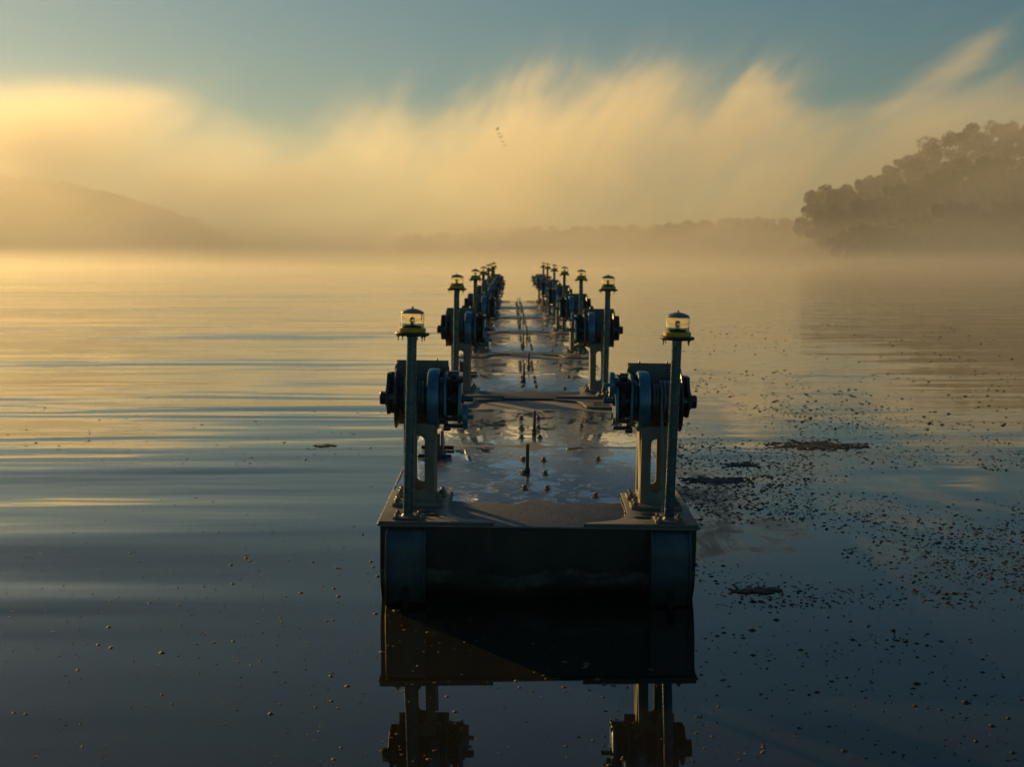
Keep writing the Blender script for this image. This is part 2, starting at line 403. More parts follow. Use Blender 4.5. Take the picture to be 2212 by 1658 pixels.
    for xb, yb, h_ in ((-0.055, 1.87, 0.25), (0.035, 3.92, 0.235)):
        bm = BM(); box(bm, xb - 0.014, xb + 0.014, yb - 0.03, yb + 0.03, 0, h_, 0.003)
        box(bm, xb - 0.022, xb - 0.0145, yb - 0.012, yb + 0.012, 0, 0.05, 0.001)
        box(bm, xb + 0.0145, xb + 0.022, yb - 0.012, yb + 0.012, 0, 0.05, 0.001)
        obj('lug', bm, M_winch, root)
    for xb, yb in ((0.56, 2.55), (0.52, 4.5), (0.44, 1.0)):
        bm = BM(); hexbolt(bm, xb, yb, 0, 0.018, 0.03); obj('deck_bolt', bm, M_bolt, root)
    # cleat bracket on the left: two gussets, a plate and two pins
    bm = BM()
    box(bm, -0.93, -0.80, 2.55, 2.575, 0, 0.21, 0.003)
    plate(bm, [(2.58, 0.0), (3.0, 0.0), (2.98, 0.06), (2.72, 0.23), (2.58, 0.23)], (), 0.016, 0.002, Tm(-0.795, 0, 0) @ YZ)
    plate(bm, [(2.58, 0.0), (3.0, 0.0), (2.98, 0.06), (2.72, 0.23), (2.58, 0.23)], (), 0.016, 0.002, Tm(-0.93, 0, 0) @ YZ)
    cb = obj('cleat_bracket', bm, M_winch, root)
    for yb in (2.53, 2.98):
        bm = BM(); cyl(bm, 0.018, -0.16, 0.13, (-0.83, yb, 0.02), 'x', 12, 0.003); obj('pin', bm, M_gear, cb)
    return root

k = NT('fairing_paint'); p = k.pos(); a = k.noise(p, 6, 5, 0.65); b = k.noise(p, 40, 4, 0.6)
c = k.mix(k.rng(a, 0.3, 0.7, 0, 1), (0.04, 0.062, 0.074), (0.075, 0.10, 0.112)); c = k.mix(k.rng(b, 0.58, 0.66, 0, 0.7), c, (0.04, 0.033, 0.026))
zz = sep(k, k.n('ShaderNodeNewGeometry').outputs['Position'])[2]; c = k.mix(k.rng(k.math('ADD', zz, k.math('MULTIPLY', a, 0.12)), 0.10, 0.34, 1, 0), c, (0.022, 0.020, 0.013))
M_fair = k.set(Base_Color=c, Roughness=k.rng(a, 0.3, 0.7, 0.35, 0.55), Normal=k.bump(k.math('ADD', b, k.math('MULTIPLY', a, 2)), 0.0015))
k = NT('hole_shade'); M_hole_shade = k.set(Base_Color=(0.006, 0.006, 0.006), Roughness=0.9)  # near-black colour paints the shade inside holes that are not cut
M_weld = worn_metal('weld_metal', (0.14, 0.13, 0.11), (0.25, 0.23, 0.19), amount=0.3, rough=(0.2, 0.4), metal=0.6, sc=40)

# ------------------------------------------------------------------ winch on its slotted post (origin: deck level under the post)
AZ = 0.76                        # axle height
def winch(s, wheel_angle):
    """s = +1: gears towards +x"""
    root = empty('winch', None, 'winch')
    X = lambda a, b: (min(s * a, s * b), max(s * a, s * b))
    # pedestal: slotted front and rear plates, trussed sides
    bm = BM(); hw, y0, y1, top = 0.109, -0.135, 0.22, 0.60
    for yy in (y0, y1 - 0.014):
        plate(bm, [(-hw, 0.022), (hw, 0.022), (hw, top), (-hw, top)], [slot(0.0, 0.315, 0.078, 0.39)], 0.014, 0.0025, Tm(0, yy, 0) @ XZ)
    side = [(y0 + 0.0155, 0.022), (y1 - 0.0155, 0.022), (y1 - 0.0155, top), (y0 + 0.0155, top)]
    tri1 = [(y0 + 0.05, 0.24), (y0 + 0.05, 0.55), (0.06, 0.55)]; tri2 = [(y1 - 0.05, 0.09), (y1 - 0.05, 0.48), (0.03, 0.09)]
    tri3 = [(y0 + 0.05, 0.06), (y0 + 0.05, 0.17), (-0.03, 0.06)]
    for xx in (-hw + 0.001, hw - 0.013):
        plate(bm, side, [tri1, tri2, tri3], 0.012, 0.002, Tm(xx, 0, 0) @ YZ)
    ped = obj('pedestal', bm, M_post, root)
    for yc in (-0.165, 0.165):
        bm = BM(); box(bm, -0.18, 0.18, yc - 0.08, yc + 0.08, 0.0255, 0.047, 0.003)
        bp = obj('base_plate', bm, M_post, ped)
        for sx in (-1, 1):
            for dy in (-0.045, 0.045):
                bm = BM(); hexbolt(bm, sx * 0.15, yc + dy, 0.047, 0.018, 0.022, 0.012); obj('bolt', bm, M_bolt, bp)
    # back plate with two round lugs on its top corners
    bm = BM()
    x0, x1 = X(-0.19, 0.185)
    plate(bm, [(x0, 0.54), (x1, 0.54), (x1, 1.01), (x0, 1.01)], (), 0.014, 0.002, Tm(0, 0.225, 0) @ XZ)
    xa, xb = X(-0.25, 0.29)
    plate(bm, [(xa, 0.62), (xb, 0.62), (xb, 0.925), (xa, 0.925)], (), 0.012, 0.002, Tm(0, 0.2125, 0) @ XZ)
    for xc in (-0.155, 0.145):
        plate(bm, [(s * xc - 0.048, 0.85), (s * xc + 0.048, 0.85)] + [(s * xc + 0.048 * math.cos(a_), 0.955 + 0.048 * math.sin(a_)) for a_ in [PI * i / 12 for i in range(13)]], (), 0.012, 0.002, Tm(0, 0.2, 0) @ XZ)
    back = obj('back_plate', bm, M_plate, root)
    for xc in (-0.155, 0.145):
        bm = BM(); cyl(bm, 0.034, 0, 0.008, (s * xc, 0.19, 0.955), 'y', 20); lathe(bm, [(0.02, -0.02), (0.02, 0.0)], (s * xc, 0.19, 0.955), 'y', 6)
        obj('bolt', bm, M_bolt, back)
    for xc in (-0.10, 0.10):
        bm = BM(); lathe(bm, [(0.009, 0), (0.007, 0.01), (0.001, 0.02)], (s * xc, 0.232, 1.0095), seg=8); obj('pin', bm, M_bolt, back)
    # drum and its two rims
    bm = BM(); cyl(bm, 0.10, -0.152, 0.052, (0, 0, AZ), 'x', 32) if s > 0 else cyl(bm, 0.10, -0.052, 0.152, (0, 0, AZ), 'x', 32)
    drum = obj('drum', bm, M_gear, root)
    bm = BM()
    pr = [(0.06, -0.152), (0.185, -0.154), (0.211, -0.166), (0.214, -0.172), (0.210, -0.178), (0.17, -0.168), (0.06, -0.165)]
    lathe(bm, [(r_, s * h_) for r_, h_ in pr], (0, 0, AZ), 'x', 56)
    bm.transform(Tm(0, 0, AZ) @ Matrix.Rotation(R(1.6 * s), 4, 'Z') @ Tm(0, 0, -AZ))
    obj('flange', bm, M_winch, drum)
    bm = BM()
    pr = [(0.05, 0.0535), (0.195, 0.0535), (0.210, 0.058), (0.216, 0.070), (0.216, 0.128), (0.212, 0.135), (0.198, 0.138), (0.188, 0.128), (0.06, 0.120)]
    lathe(bm, [(r_, s * h_) for r_, h_ in pr], (0, 0, AZ), 'x', 64)
    obj('brake_rim', bm, M_drum, drum)
    # wire rope: first layer and part of a second
    bm = BM()
    pts = []; turns = 7.0; n = int(turns * 40)
    for i in range(n):
        a_ = 2 * PI * i / 40; pts.append((s * (-0.136 + 0.172 * i / n), 0.116 * math.cos(a_), AZ + 0.116 * math.sin(a_)))
    tube(bm, pts, 0.0128, 12, 6, 0.11, 0.10)
    pts = []; n = int(3.45 * 40)
    for i in range(n + 1):
        a_ = PI - 2 * PI * (n - i) / 40; pts.append((s * (-0.115 + 0.09 * i / n), 0.141 * math.cos(a_), AZ + 0.141 * math.sin(a_)))
    xe = pts[-1][0]
    L0 = [(xe + s * -0.01 * q, -0.141 - 0.17 * q, AZ - (AZ - 0.02) * q) for q in [i / 50 for i in range(1, 51)]]
    tube(bm, pts + L0, 0.0128, 12, 6, 0.11, 0.10)
    obj('wire_rope', bm, M_rope, drum)
    # axle, outboard bearing
    bm = BM()
    a0, a1 = X(-0.243, -0.166); cyl(bm, 0.034, a0, a1, (0, 0, AZ), 'x', 24)
    obj('axle', bm, M_galv, root)
    bm = BM()
    x0, x1 = X(-0.25, -0.225)
    arm = [(0.205, 0.63), (0.205, 0.925), (0.10, 0.925), (0.04, 0.84), (-0.05, 0.80), (-0.05, 0.72), (0.04, 0.69), (0.10, 0.63)]
    plate(bm, arm, (), 0.025, 0.003, Tm(x0, 0, 0) @ YZ)
    a0, a1 = X(-0.288, -0.2515); cyl(bm, 0.047, a0, a1, (0, 0, AZ), 'x', 28, 0.004)
    obj('bearing', bm, M_winch, root)
    bm = BM(); plate(bm, circ(s * -0.27, AZ, 0.010, 14), (), 0.004, 0, Tm(0, -0.049, 0) @ XZ); obj('painted_pin_hole', bm, M_hole_shade, root)  # black disc painting the dark inside of the cross hole
    # inboard: collar, bearing plate, gears, outer frame plate, shaft, ratchet wheel
    bm = BM(); a0, a1 = X(0.139, 0.165); cyl(bm, 0.15, a0, a1, (0, 0, AZ), 'x', 36, 0.003); obj('collar', bm, M_winch, root)
    bm = BM(); x0, x1 = X(0.168, 0.188)
    plate(bm, [(0.205, 0.60), (0.205, 0.945), (-0.06, 0.945), (-0.12, 0.86), (-0.12, 0.66), (-0.05, 0.60)], (circ(0.1, 0.86, 0.02), circ(0.1, 0.66, 0.02)), 0.02, 0.003, Tm(x0, 0, 0) @ YZ)
    obj('frame_plate', bm, M_drum, root)
    bm = BM(); x0, x1 = X(0.268, 0.293)
    plate(bm, [(0.205, 0.59), (0.205, 0.93), (-0.05, 0.93), (-0.11, 0.85), (-0.11, 0.66), (-0.04, 0.59)], (), 0.024, 0.003, Tm(x0, 0, 0) @ YZ)
    obj('frame_plate', bm, M_drum, root)
    for yy, zz in ((-0.05, 0.905), (0.15, 0.63), (-0.03, 0.62)):
        bm = BM(); a0, a1 = X(0.189, 0.2675); cyl(bm, 0.017, a0, a1, (0, yy, zz), 'x', 14)
        a0, a1 = X(0.294, 0.306); lathe(bm, [(0.022, a0 - s * 0.0002), (0.022, a1)], (0, yy, zz), 'x', 6); obj('spacer_bar', bm, M_winch, root)
    bm = BM(); box(bm, *X(0.20, 0.262), -0.03, 0.03, 0.945, 0.958, 0.002); obj('gear_guard', bm, M_winch, root)
    bm = BM()
    def gear(cy_, cz_, r_, teeth, a, b):
        n = teeth * 4; o = []
        for i in range(n):
            rr = r_ if (i % 4) in (1, 2) else r_ - 0.013
            o.append((cy_ + rr * math.cos(2 * PI * i / n), cz_ + rr * math.sin(2 * PI * i / n)))
        plate(bm, o, (), b - a, 0, Tm(a, 0, 0) @ YZ)
    gear(0, AZ, 0.150, 44, *X(0.226, 0.258))
    g = obj('gear', bm, M_gear, root)
    bm = BM(); gear(-0.13, AZ + 0.145, 0.045, 13, *X(0.224, 0.26)); a0, a1 = X(0.19, 0.30); cyl(bm, 0.016, a0, a1, (0, -0.13, AZ + 0.145), 'x', 14)
    obj('pinion', bm, M_gear, root)
    bm = BM(); a0, a1 = X(0.10, 0.375); cyl(bm, 0.0195, a0, a1, (0, 0, AZ), 'x', 20, 0.003)
    a0, a1 = X(0.294, 0.308); cyl(bm, 0.036, a0, a1, (0, 0, AZ), 'x', 20)
    obj('drive_shaft', bm, M_galv, root)
    wy, wz = -0.10 * math.cos(wheel_angle), AZ + 0.145 * math.sin(wheel_angle)
    bm = BM(); pr = [(0.06, 0.302), (0.086, 0.302), (0.09, 0.306), (0.09, 0.336), (0.086, 0.34), (0.072, 0.338), (0.06, 0.33), (0.02, 0.33)]
    lathe(bm, [(r_, s * h_) for r_, h_ in pr], (0, wy, wz), 'x', 36)
    a0, a1 = X(0.3, 0.378); cyl(bm, 0.0155, a0, a1, (0, wy, wz), 'x', 14, 0.002)
    wh = obj('ratchet_wheel', bm, M_drum, root)
    bm = BM(); a0, a1 = X(0.34, 0.362); cyl(bm, 0.010, a0, a1, (0, wy - 0.03, wz - 0.05 * (1 if wheel_angle > 0 else -1)), 'x', 12, 0.003)
    obj('knob', bm, M_bolt, wh)
    bm = BM(); box(bm, *X(0.165, 0.215), -0.05, 0.04, 0.535, 0.57, 0.003); box(bm, *X(0.19, 0.30), 0.0, 0.05, 0.55, 0.575, 0.003)
    obj('pawl', bm, M_winch, root)
    return root

# ------------------------------------------------------------------ lantern on its pipe (origin: deck level at the foot)
PH = 1.262                       # pipe height
def mast():
    root = empty('lantern_mast', None, 'lantern')
    bm = BM(); cyl(bm, 0.033, 0.012, PH, (0, 0, 0), seg=28); obj('pole', bm, M_galv, root)
    bm = BM(); box(bm, -0.098, 0.098, -0.085, 0.085, 0.0255, 0.037, 0.003); lathe(bm, [(0.044, 0.037), (0.038, 0.045), (0.033, 0.052)], seg=24, cap=False)
    bp = obj('base_plate', bm, M_dbl, root)
    for sx in (-1, 1):
        for sy in (-1, 1):
            bm = BM(); hexbolt(bm, sx * 0.072, sy * 0.06, 0.037, 0.014, 0.018, 0.01); obj('bolt', bm, M_bolt, bp)
    bm = BM(); z = PH
    lathe(bm, [(0.034, z - 0.012), (0.10, z - 0.012), (0.114, z - 0.006), (0.116, z + 0.004), (0.112, z + 0.010), (0.05, z + 0.012)], seg=40)
    fl = obj('flange', bm, M_blackp, root)
    for a_ in (0.5, 1.25, 2.4, 3.3, 4.5, 5.6):
        bm = BM(); x_, y_ = 0.092 * math.cos(a_), 0.092 * math.sin(a_)
        cyl(bm, 0.0035, z - 0.045, z - 0.012, (x_, y_, 0), seg=8); lathe(bm, [(0.008, z - 0.022), (0.008, z - 0.0125)], (x_, y_, 0), seg=6)
        obj('bolt', bm, M_bolt, fl)
    bm = BM()
    lathe(bm, [(0.088, z + 0.0125), (0.091, z + 0.016), (0.091, z + 0.036), (0.086, z + 0.041), (0.083, z + 0.0435), (0.04, z + 0.044)], seg=40)
    body = obj('lantern_base', bm, M_yellow, root)
    bm = BM()                                                            # lens: a thin closed glass shell with a ribbed lower band
    out = [(0.079, z + 0.0445)]
    for i in range(6): out += [(0.0795, z + 0.046 + i * 0.005), (0.0775, z + 0.0485 + i * 0.005)]
    out += [(0.0785, z + 0.078), (0.0785, z + 0.137), (0.076, z + 0.140), (0.0735, z + 0.137), (0.0745, z + 0.078), (0.074, z + 0.0445)]
    n0 = len(out)
    lathe(bm, out + [out[0]], seg=48, cap=False)
    bmesh.ops.remove_doubles(bm, verts=bm.verts, dist=1e-6); bmesh.ops.recalc_face_normals(bm, faces=bm.faces)
    obj('lens', bm, M_glass, root)
    bm = BM(); lathe(bm, [(0.060, z + 0.0445), (0.066, z + 0.05), (0.066, z + 0.064), (0.05, z + 0.070), (0.02, z + 0.074)], seg=32)
    obj('lamp_holder', bm, M_yellow, root)
    bm = BM(); lathe(bm, [(0.008, z + 0.0745), (0.016, z + 0.082), (0.019, z + 0.094), (0.016, z + 0.108), (0.007, z + 0.116)], seg=20)
    obj('bulb', bm, M_bulb, root)
    bm = BM()
    pr = [(0.02, z + 0.1405), (0.074, z + 0.1405), (0.078, z + 0.143), (0.076, z + 0.147), (0.062, z + 0.156), (0.04, z + 0.165), (0.018, z + 0.170), (0.008, z + 0.171)]
    lathe(bm, pr, seg=40)
    cap = obj('lantern_cap', bm, M_cap, root)
    bm = BM(); cyl(bm, 0.0065, z + 0.171, z + 0.184, seg=12, bev=0.002); obj('finial', bm, M_cap, cap)
    return root

# ------------------------------------------------------------------ the line of pontoons
random.seed(4)
LM = 6.5
PT = [  # x, y of the front edge, z of deck at front edge and far edge, roll (deg, + = right side down), yaw
    (-0.062, 8.43, 0.53, 0.650, 0.75, 0.0),
    (-0.03, 8.43 + LM, 0.672, 0.675, 0.35, 0.1),
    (0.01, 8.43 + 2 * LM, 0.668, 0.665, 0.2, 0.05),
    (-0.01, 8.43 + 3 * LM, 0.662, 0.668, 0.1, 0.1),
    (-0.02, 8.43 + 4 * LM, 0.668, 0.665, 0.2, 0.1),
    (-0.03, 8.43 + 5 * LM, 0.665, 0.662, 0.1, 0.15)]
ORD = ['nearest', 'second', 'third', 'fourth', 'fifth', 'farthest']
pon0 = pontoon(); W0 = {-1: winch(1, -1.0), 1: winch(-1, 1.0)}; mast0 = mast()
used = set()
def inst(o):
    if o.name in used: return copy_tree(o)
    used.add(o.name); return o
def setmat(o, M): o.matrix_world = M
for i, (px, py, z0, z1, roll, yaw) in enumerate(PT):
    P = inst(pon0)
    M = Tm(px, py, z0) @ Matrix.Rotation(R(yaw), 4, 'Z') @ Matrix.Rotation(math.atan2(z1 - z0, PL), 4, 'X') @ Matrix.Rotation(R(roll), 4, 'Y')
    setmat(P, M)
    tag(P, ['nearest steel pontoon, its dark front end facing the camera and tilted low', 'second steel pontoon from the front, behind the nearest one',
            'third steel pontoon from the front, wet deck between dark winches', 'fourth steel pontoon from the front in the floating line',
            'fifth steel pontoon from the front, just before the farthest one', 'farthest steel pontoon at the misty end of the line'][i], 'pontoon', 'line of steel pontoons')
    rows = [(0.70, 0.12)] + ([(PL - 0.55, PL - 1.05)] if i == 5 else [])
    for r_, (yw, ym) in enumerate(rows):
        for sx in (-1, 1):
            name = ORD[i] if not (i == 5) else ('sixth' if r_ == 0 else 'last')
            side = 'left' if sx < 0 else 'right'
            w_ = inst(W0[sx])
            setmat(w_, M @ Tm(sx * 0.837 + (random.uniform(-0.012, 0.012) if i else 0), yw, 0.0) @ Matrix.Rotation(R(random.uniform(-2.2, 2.2) if i else 0), 4, 'Z'))
            lab = {'nearest': 'largest %s winch with twisted wire rope on a slotted post, on the nearest pontoon',
                   'last': 'smallest dark %s winch at the very far end of the pontoon line'}.get(name, 'dark %%s winch on the %s pontoon from the front' % name) % ('left hand' if sx < 0 else 'right hand')
            tag(w_, lab, 'winch', 'winches along the pontoons')
            m_ = inst(mast0)
            lean = {0: (2.0, 1.7), 1: (1.2, 1.0)}.get(i, (0.5, 0.6))[0 if sx < 0 else 1] - roll * 0 + random.uniform(-0.3, 0.3)
            back = R(-2.2) if (i == 0 and sx < 0) else R(random.uniform(-0.6, 0.6))
            setmat(m_, M @ Tm(sx * 0.88, ym, 0.0) @ Matrix.Rotation(R(lean - roll), 4, 'Y') @ Matrix.Rotation(back, 4, 'X'))
            lab = {'nearest': 'largest clear lantern with yellow base, front %s corner of the nearest pontoon',
                   'last': 'smallest clear lantern on the %s at the very far end of the line'}.get(name, 'clear lantern on a pipe, %%s side of the %s pontoon from the front' % name) % side
            tag(m_, lab, 'lantern', 'lanterns along the pontoons')

# a pale fallen leaf lying in the film of water on the nearest deck
k = NT('leaf_tissue'); M_fleaf = k.set(Base_Color=(0.42, 0.36, 0.22), Roughness=0.55)
bm = BM(); rows = []
for i in range(9):
    f = i / 8; wd_ = 0.026 * math.sin(PI * (0.04 + 0.92 * f)) ** 0.8
    rows.append([bm.verts.new((0.11 * f - 0.055, s_ * wd_, 0.006 + 0.012 * abs(s_) + 0.010 * math.sin(3 * f))) for s_ in (-1, 0, 1)])
for a_, b_ in zip(rows, rows[1:]):
    for j in range(2): bm.faces.new((a_[j], b_[j], b_[j + 1], a_[j + 1]))
tube(bm, [(0.055, 0, 0.006), (0.08, 0.004, 0.010), (0.10, 0.012, 0.006)], 0.0018, 6)
lf = obj('fallen_leaf', bm, M_fleaf); lf.location = (0.35, 11.45, 0.585); lf.rotation_euler = (0, 0, 0.5)
tag(lf, 'pale fallen leaf lying on the wet deck of the nearest pontoon', 'leaf')

# ------------------------------------------------------------------ far shores
K = 2.2
def WX(px, D): return (px - 1103) / F * D + CX       # from a bearing in the photograph to metres at distance D
def HZ(py, D): return (553 - py) / F * D + CZ
def lerp_tab(tab, v):
    if v <= tab[0][0]: return tab[0][1]
    for (a, b), (c, d) in zip(tab, tab[1:]):
        if v <= c: return b + (d - b) * (v - a) / (c - a)
    return tab[-1][1]
k = NT('foliage'); p = k.pos(); a = k.noise(p, 0.6, 3, 0.6)
M_leaf = k.set(Base_Color=k.mix(k.rng(a, 0.3, 0.7, 0, 1), (0.030, 0.040, 0.014), (0.075, 0.080, 0.026)), Roughness=0.6)
k = NT('bark'); a = k.noise(k.pos((6, 6, 1)), 3, 4, 0.6)
M_bark = k.set(Base_Color=k.mix(a, (0.05, 0.04, 0.03), (0.12, 0.10, 0.08)), Roughness=0.9)
k = NT('shore_ground'); a = k.noise(k.pos(), 0.3, 5, 0.6)
M_shore = k.set(Base_Color=k.mix(a, (0.045, 0.045, 0.02), (0.10, 0.085, 0.05)), Roughness=0.95)

def leaves(bm, c, r, n, size, rnd, flat=0.75):
    for _ in range(n):
        while True:
            v = Vector((rnd.uniform(-1, 1), rnd.uniform(-1, 1), rnd.uniform(-1, 1)))
            if 0.25 < v.length < 1: break
        q = Vector(c) + Vector((v.x * r, v.y * r, v.z * r * flat))
        s = size * rnd.uniform(0.6, 1.5)
        u = Vector((rnd.gauss(0, 1), rnd.gauss(0, 1), rnd.gauss(0, 1))).normalized(); w = u.orthogonal().normalized()
        bm.faces.new([bm.verts.new(q + u * s), bm.verts.new(q + w * s * 0.7), bm.verts.new(q - u * s), bm.verts.new(q - w * s * 0.7)])
def tree_mesh(h, wd, seed, n_limb=9, per=230, lsz=0.30, low=0.28):
    rnd = random.Random(seed); tb, cb = BM(), BM()
    tp = [(0, 0, -0.6)]; x = y = 0
    for i in range(1, 9):
        x += rnd.uniform(-0.12, 0.12); y += rnd.uniform(-0.12, 0.12); tp.append((x, y, h * 0.9 * i / 8))
    tube(tb, tp, [0.026 * h * (1 - 0.9 * i / 8) + 0.03 for i in range(9)], 8)
    for i in range(n_limb):
        t_ = low + (0.86 - low) * i / (n_limb - 1); b = Vector(tp[min(8, int(t_ * 8))]); b.z = h * 0.9 * t_
        a_ = i * 2.4 + rnd.uniform(-0.5, 0.5); ln = wd * (0.55 + 0.45 * math.sin(PI * (0.15 + 0.8 * (t_ - low) / (0.9 - low)))) * rnd.uniform(0.75, 1.15)
        e = b + Vector((math.cos(a_) * ln, math.sin(a_) * ln, ln * rnd.uniform(0.15, 0.55))); m = b.lerp(e, 0.5) + Vector((0, 0, -0.08 * ln))
        tube(tb, [b, m, e], [0.012 * h * (1 - t_) + 0.05, 0.06, 0.03], 6)
        for q, f in ((0.55, 0.6), (0.8, 0.8), (1.05, 1.0)):
            cc = b.lerp(e, q) + Vector((rnd.uniform(-.5, .5), rnd.uniform(-.5, .5), rnd.uniform(-.2, .6)))
            leaves(cb, cc, wd * rnd.uniform(0.20, 0.40), int(per * f / 1.6), lsz, rnd, rnd.uniform(0.55, 0.9))
    leaves(cb, (x, y, h * 0.92), wd * 0.38, per, lsz, rnd, 0.8)
    leaves(cb, (x, y, h * 0.70), wd * 0.55, per, lsz, rnd, 0.9)
    return tb, cb
def tree(h, wd, seed, **kw):
    t = empty('tree', None, 'tree')
    tb, cb = tree_mesh(h, wd, seed, **kw); obj('trunk', tb, M_bark, t); obj('crown', cb, M_leaf, t, sm=False)
    return t
def ground(name, xs_, prof, y0, depth, label):
    """a bank that rises from the water at its front edge: prof gives the height along x"""
    bm = BM(); rows = []
    for j in range(9):
        f = j / 8; row = []
        for x_ in xs_:
            hh = prof(x_) * math.sin(min(1, f * 1.6) * PI / 2)
            row.append(bm.verts.new((x_, y0 + f * depth + (3 * noise.noise((x_ * 0.05, j, 0)) if j in (0, 8) else 0), (-0.8 if j == 0 else hh + 0.35 * noise.noise((x_ * 0.2, j * 1.7, 3))))))
        rows.append(row)
    for a_, b_ in zip(rows, rows[1:]):
        for i in range(len(a_) - 1): bm.faces.new((a_[i], a_[i + 1], b_[i + 1], b_[i]))
    return tag(obj(name, bm, M_shore), label, 'hill', kind='structure')

# right headland: a wooded bank about 200 m off
DH = 205 * K
ridge_px = [(1700, 470), (1745, 432), (1800, 412), (1880, 388), (1925, 352), (2000, 318), (2050, 290), (2085, 268), (2130, 264), (2180, 270), (2240, 285), (2330, 262), (2450, 250), (2600, 270), (2800, 300)]
gprof = lambda x_: max(0.0, lerp_tab([(49.5, 0.0), (52, 1.2), (58, 4.5), (66, 8.0), (74, 12.5), (82, 14.5), (120, 15.0), (150, 14)], x_ / K) * K)
def gz_at(x_, y_): return gprof(x_) * math.sin(min(1, max(0, (y_ - (DH - 30)) / 130) * 1.6) * PI / 2)
ground('hill', [K * (49.5 + 2.5 * i) for i in range(48)], gprof, DH - 30, 130, 'low wooded bank of the right shore in the mist')
lows = [tree(7.0, 4.2, 31, n_limb=10, low=0.06), tree(7.0, 3.6, 32, n_limb=9, low=0.05)]
protos = [tree(13.0, 5.2, 11), tree(13.0, 4.6, 12, n_limb=10), tree(13.0, 5.8, 13, low=0.2), tree(13.0, 4.0, 14, n_limb=8)]
rnd = random.Random(8); n_t = 0; used_t = set()
cand = [1772, 1815, 1862, 1905, 1948, 1992, 2035, 2078, 2122, 2166, 2210, 2256, 2310, 2370, 2440, 2520, 2600, 2680]
middle = [1795, 1840, 1885, 1930, 1975, 2020, 2065, 2110, 2155, 2200, 2250, 2310, 2380]
front = [1810, 1850, 1890, 1940, 1990, 2035, 2085, 2135, 2185, 2240, 2300, 2380]
for i, (px, fr) in enumerate([(c_, 0) for c_ in cand] + [(c_, 1) for c_ in middle] + [(c_, 2) for c_ in front]):
    D = DH + (rnd.uniform(44, 60) if fr == 0 else rnd.uniform(10, 22) if fr == 1 else rnd.uniform(-26, -18))
    x_ = WX(px, D); top = HZ(lerp_tab(ridge_px, px), D) * (1, 0.74, 0.42)[fr] + rnd.uniform(-1.5, 1.0)
    gz = max(0.1, gz_at(x_, D) - 0.5)
    hh = min(22.0, max(9.0, top - gz))
    pr = lows[i % 2] if fr or i < 3 else protos[i % 4]; t = pr if pr.name not in used_t else copy_tree(pr); used_t.add(pr.name)
    sc = hh / (6.8 if fr or i < 3 else 12.6); wsc = sc * rnd.uniform(0.9, 1.2) * (0.75 if fr or i < 3 else 1.0)
    t.location = (x_, D, gz); t.rotation_euler = (0, 0, rnd.uniform(0, 6.28)); t.scale = (wsc, wsc, sc)
    if i == 0: lab = 'leftmost broadleaf tree of the right headland, rounded and leaning over the water'
    elif i == 8: lab = 'tallest tree on the crest of the right headland, its bushy top against pale fog'
    elif fr == 1: lab = 'blurred rounded tree half way up the slope of the right headland'
    elif fr: lab = 'dim low tree near the water line of the misty right headland'
    else: lab = 'fog veiled broadleaf tree on the slope of the right headland'
    tag(t, lab, 'tree', ('trees on the right headland', 'trees half way up the right headland', 'low trees at the foot of the right headland')[fr])

# far shore straight ahead and a wooded hill on the left: woods that read as one mass
def wood(name, label, tops, D, x0, x1, n, hmin, hmax, seed, gfun):
    rnd = random.Random(seed); bm = BM()
    for i in range(n):
        x_ = x0 + (x1 - x0) * (i + rnd.random()) / n; y_ = D + rnd.uniform(2, 30); hh = rnd.uniform(hmin, hmax)
        px = (x_ - CX) / y_ * F + 1103; top = HZ(lerp_tab(tops, px), y_) * rnd.uniform(0.95, 1.0) if rnd.random() < 0.6 else gfun(x_) + hh
        base = max(0.3, top - hh)
        tube(bm, [(x_, y_, 0.2), (x_, y_, top - hh * 0.4)], [0.35, 0.15], 5)
        for q in range(5):
            leaves(bm, (x_ + rnd.uniform(-2, 2), y_ + rnd.uniform(-2, 2), base + hh * (0.3 + 0.14 * q)), hh * 0.28 * (1.15 - 0.12 * q), 60, 1.1, rnd, 0.8)
    return tag(obj(name, bm, M_leaf, sm=False), label, 'wood', kind='stuff')
tops_r = [(900, 520), (1000, 505), (1060, 495), (1150, 490), (1250, 489), (1400, 486), (1500, 478), (1560, 471), (1650, 470), (1760, 472), (1900, 470)]
g2 = lambda x_: max(0, lerp_tab([(-50, 1), (0, 3), (120, 5), (300, 6)], x_))
ground('hill', [-80 + 16 * i for i in range(40)], g2, 615, 80, 'low far shore straight ahead behind the fog')
wood('far_wood', 'strip of far trees along the opposite shore behind the fog', tops_r, 628, -55, 285, 150, 10, 12, 3, g2)
tops_l = [(-300, 420), (-150, 395), (0, 383), (60, 383), (150, 400), (270, 428), (350, 452), (420, 478), (470, 508), (560, 545), (640, 553)]
g3 = lambda x_: max(0.0, HZ(lerp_tab(tops_l, (x_ - CX) / 1180 * F + 1103), 1180) - 11)
ground('hill', [-800 + 18 * i for i in range(38)], g3, 1080, 200, 'hill on the left shore fading into bright fog')
wood('hill_wood', 'woods on the left hill, a faint ridge in the bright fog', tops_l, 1165, -640, -215, 330, 10, 13, 5, g3)

